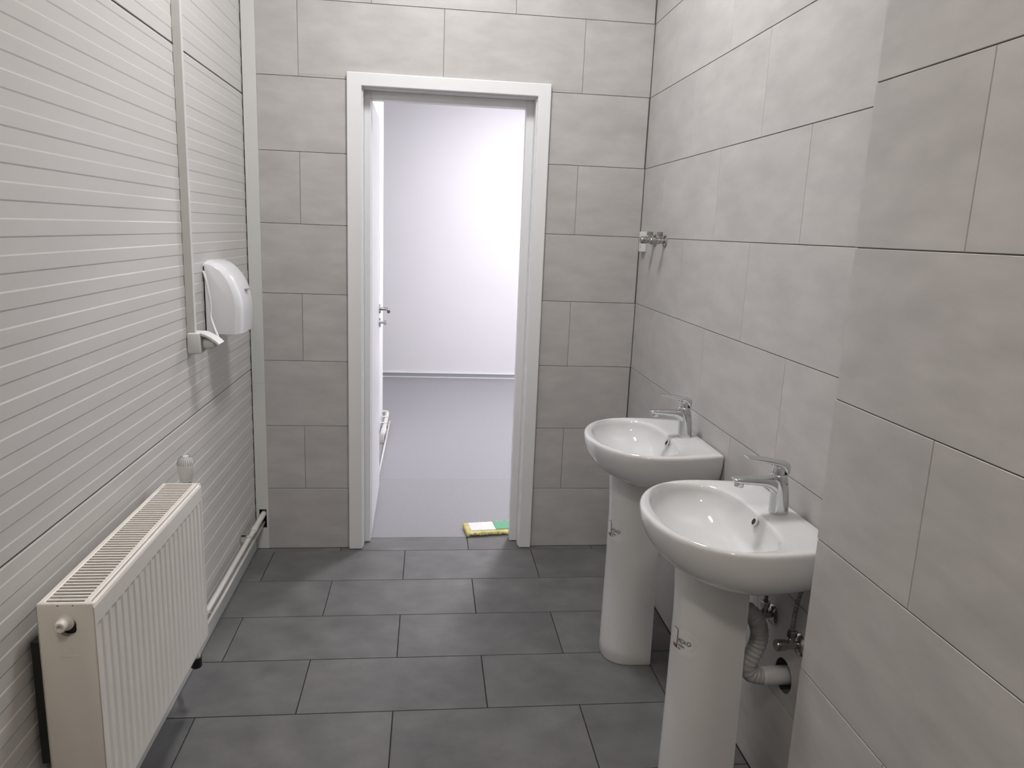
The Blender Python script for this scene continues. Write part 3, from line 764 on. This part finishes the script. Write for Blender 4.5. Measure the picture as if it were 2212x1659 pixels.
def washbasin(yc, lab_b, lab_p, lab_t, sx, sz, near):
    b = thing('washbasin', lab_b, 'washbasin', (XR, yc, 0.0), 'white ceramic washbasins')
    link('basin', basin_me, b)
    # overflow hole: solid dark disc standing in for its shade, with a ceramic lip
    oc = Vector((-0.1163, 0.0, 0.8040)); ax = Vector((-0.90, 0, 0.42)).normalized()
    obj('overflow_shade', lathe(bmesh.new(), [(0.0, -0.004), (0.0085, -0.004), (0.0085, 0.0032), (0.0, 0.0032)], oc, ax, 20), M['dark'], b, True, 40)
    obj('overflow_lip', lathe(bmesh.new(), [(0.0085, -0.002), (0.0120, -0.002), (0.0118, 0.0026), (0.0102, 0.0040), (0.0086, 0.0036), (0.0085, -0.002)], oc, ax, 24), M['ceram'], b, True)
    obj('drain', lathe(bmesh.new(), [(0.0, 0.0), (0.028, 0.0), (0.031, 0.002), (0.028, 0.005), (0.012, 0.006), (0.0, 0.007)], (-0.212, 0, 0.712), (0, 0, 1), 24), M['chrome'], b, True, 40)
    p = thing('pedestal', lab_p, 'pedestal', (XR, yc, 0.0), 'washbasin pedestals')
    link('column', ped_me, p)
    sticker(p, sx, sz, 0)
    tap(yc, lab_t)
washbasin(-0.940, 'white ceramic washbasin farther away, beside the back wall', 'white ceramic pedestal under the farther washbasin', 'chrome lever mixer tap on the farther washbasin', 0.030, 0.490, False)
washbasin(-1.660, 'white ceramic washbasin nearest the viewer, partly hidden by the projecting tiled wall', 'white ceramic pedestal under the nearest washbasin', 'chrome lever mixer tap on the nearest washbasin', 0.030, 0.490, True)

# ------------------------------------------------------------------ plumbing under the near basin
def angle_valve(y, z, label, length=0.062, up_h=0.040, knob=0.028, m='satin', ros=0.030, group='chrome angle valves'):
    t = thing('angle_valve', label, 'valve', (XR, y, z), group)
    obj('rosette', lathe(bmesh.new(), [(0.0, 0.0), (ros, 0.0), (ros, 0.002), (ros * 0.8, 0.008), (ros * 0.42, 0.010), (0.0, 0.010)], (0, 0, 0), (-1, 0, 0), 28), M[m], t, True, 40)
    bm = lathe(bmesh.new(), [(0.0, 0.006), (0.0105, 0.006), (0.0105, length * 0.35), (0.0125, length * 0.37), (0.0125, length * 0.62), (0.0, length * 0.62)], (0, 0, 0), (-1, 0, 0), 20)
    obj('body', bm, M[m], t, True, 40)
    obj('knob', lathe(bmesh.new(), [(0.0, 0.0), (0.0135, 0.0), (0.0150, 0.002), (0.0150, knob - 0.002), (0.0135, knob), (0.0, knob)], (-length * 0.62, 0, 0), (-1, 0, 0), 20), M[m], t, True, 40)
    bm = lathe(bmesh.new(), [(0.0, 0.004), (0.0085, 0.004), (0.0085, up_h * 0.55), (0.0, up_h * 0.55)], (-length * 0.40, 0, 0), (0, 0, 1), 16)
    obj('outlet', bm, M[m], t, True, 40)
    obj('nut', lathe(bmesh.new(), [(0.0, up_h * 0.55), (0.0118, up_h * 0.55), (0.0125, up_h * 0.6), (0.0125, up_h * 0.95), (0.0112, up_h), (0.0, up_h)], (-length * 0.40, 0, 0), (0, 0, 1), 6), M[m], t)
    return t
angle_valve(-1.590, 0.505, 'chrome angle valve left of the other one under the nearest washbasin')
angle_valve(-1.745, 0.505, 'chrome angle valve beside the projecting wall under the nearest washbasin')
def braided(pts, label):
    bm = bmesh.new(); pp = smoothpath(pts, 10)
    tube(bm, pp, [0.0056 + 0.0006 * (i % 2) for i in range(len(pp))], 10)
    tag(obj('braided_hose', bm, M['braid'], None, True), label, 'hose', 'braided tap hoses')
braided([(XR - 0.025, -1.590, 0.543), (XR - 0.026, -1.591, 0.60), (XR - 0.030, -1.594, 0.705)], 'steel braided hose rising straight to the nearest washbasin')
braided([(XR - 0.025, -1.745, 0.543), (XR - 0.026, -1.747, 0.585), (XR - 0.028, -1.757, 0.630), (XR - 0.032, -1.775, 0.670), (XR - 0.036, -1.785, 0.705)], 'steel braided hose curving sideways up to the nearest washbasin')
dh = thing('drain_hose', 'grey corrugated drain hose bending into the tiled wall', 'drain hose', (XR, -1.682, 0.376))
bm = bmesh.new()
path = smoothpath([(-0.215, 0.01, 0.205), (-0.165, 0.006, 0.206), (-0.120, 0.002, 0.192), (-0.088, 0.0, 0.155), (-0.080, 0.0, 0.108), (-0.094, 0.0, 0.062), (-0.104, 0.0, 0.034), (-0.094, 0.0, 0.012), (-0.072, 0.0, 0.003), (-0.058, 0.0, 0.002)], 14)
# even spacing for regular corrugation
acc = [0.0]
for a, b in zip(path[:-1], path[1:]): acc.append(acc[-1] + (b - a).length)
N = 101; even = []
for k in range(N):
    s = acc[-1] * k / (N - 1); i = max(j for j in range(len(acc)) if acc[j] <= s + 1e-9); i = min(i, len(path) - 2)
    even.append(path[i].lerp(path[i + 1], (s - acc[i]) / max(acc[i + 1] - acc[i], 1e-9)))
tube(bm, even, [0.0212 + 0.0027 * (0, 0.7, 1.0, 0.7)[k % 4] for k in range(N)], 20)
obj('corrugated_pipe', bm, M['hose'], dh, True, 60)
bm = bmesh.new(); tube(bm, [(-0.066, 0.0, 0.002), (-0.05, 0.0, 0.002), (-0.03, 0.0, 0.002), (0.05, 0.0, 0.002)], [0.0225, 0.0240, 0.0250, 0.0250], 24)
obj('sleeve', bm, M['hpipe'], dh, True)

# ------------------------------------------------------------------ valves and box high on the right wall
angle_valve(-0.372, 1.4955, 'chrome angle valve on the right wall, nearer of the upper pair', 0.062, 0.036, 0.026, 'satin', 0.027)
angle_valve(-0.235, 1.4965, 'chrome angle valve on the right wall, nearer the corner of the upper pair', 0.062, 0.036, 0.026, 'satin', 0.027)
jb = thing('junction_box', 'small white plastic box on the right wall in the corner behind the valves', 'box', (XR, -0.075, 1.488))
obj('housing', bbox(-0.018, 0.0, -0.026, 0.026, -0.044, 0.044, 0.002, 2), M['plasm'], jb)
for z in (-0.020, -0.026): obj('print_line', bbox(-0.0184, -0.0178, -0.012, 0.010, z - 0.001, z + 0.001), M['inkg'], jb)

# ------------------------------------------------------------------ lamps
def panel_lamp(name, label, x, y, z, wx, wy, g):
    t = thing(name, label, 'ceiling lamp', (x, y, z))
    obj('housing', bbox(-wx / 2, wx / 2, -wy / 2, wy / 2, -0.03, 0.0, 0.003, 1), M['lampw'], t)
    obj('diffuser', bbox(-wx / 2 + 0.012, wx / 2 - 0.012, -wy / 2 + 0.012, wy / 2 - 0.012, -0.034, -0.0301), M[g], t)
panel_lamp('panel_lamp', 'rectangular white ceiling lamp above the washbasins', 0.90, -1.04, CEIL, 0.23, 0.46, 'glow')
panel_lamp('panel_lamp', 'rectangular white ceiling lamp above the viewer', 0.60, -3.70, CEIL, 0.23, 0.46, 'glowr')
panel_lamp('panel_lamp', 'square white ceiling panel lamp of the next room', 2.10, 2.40, HC, 0.6, 0.6, 'glowh')
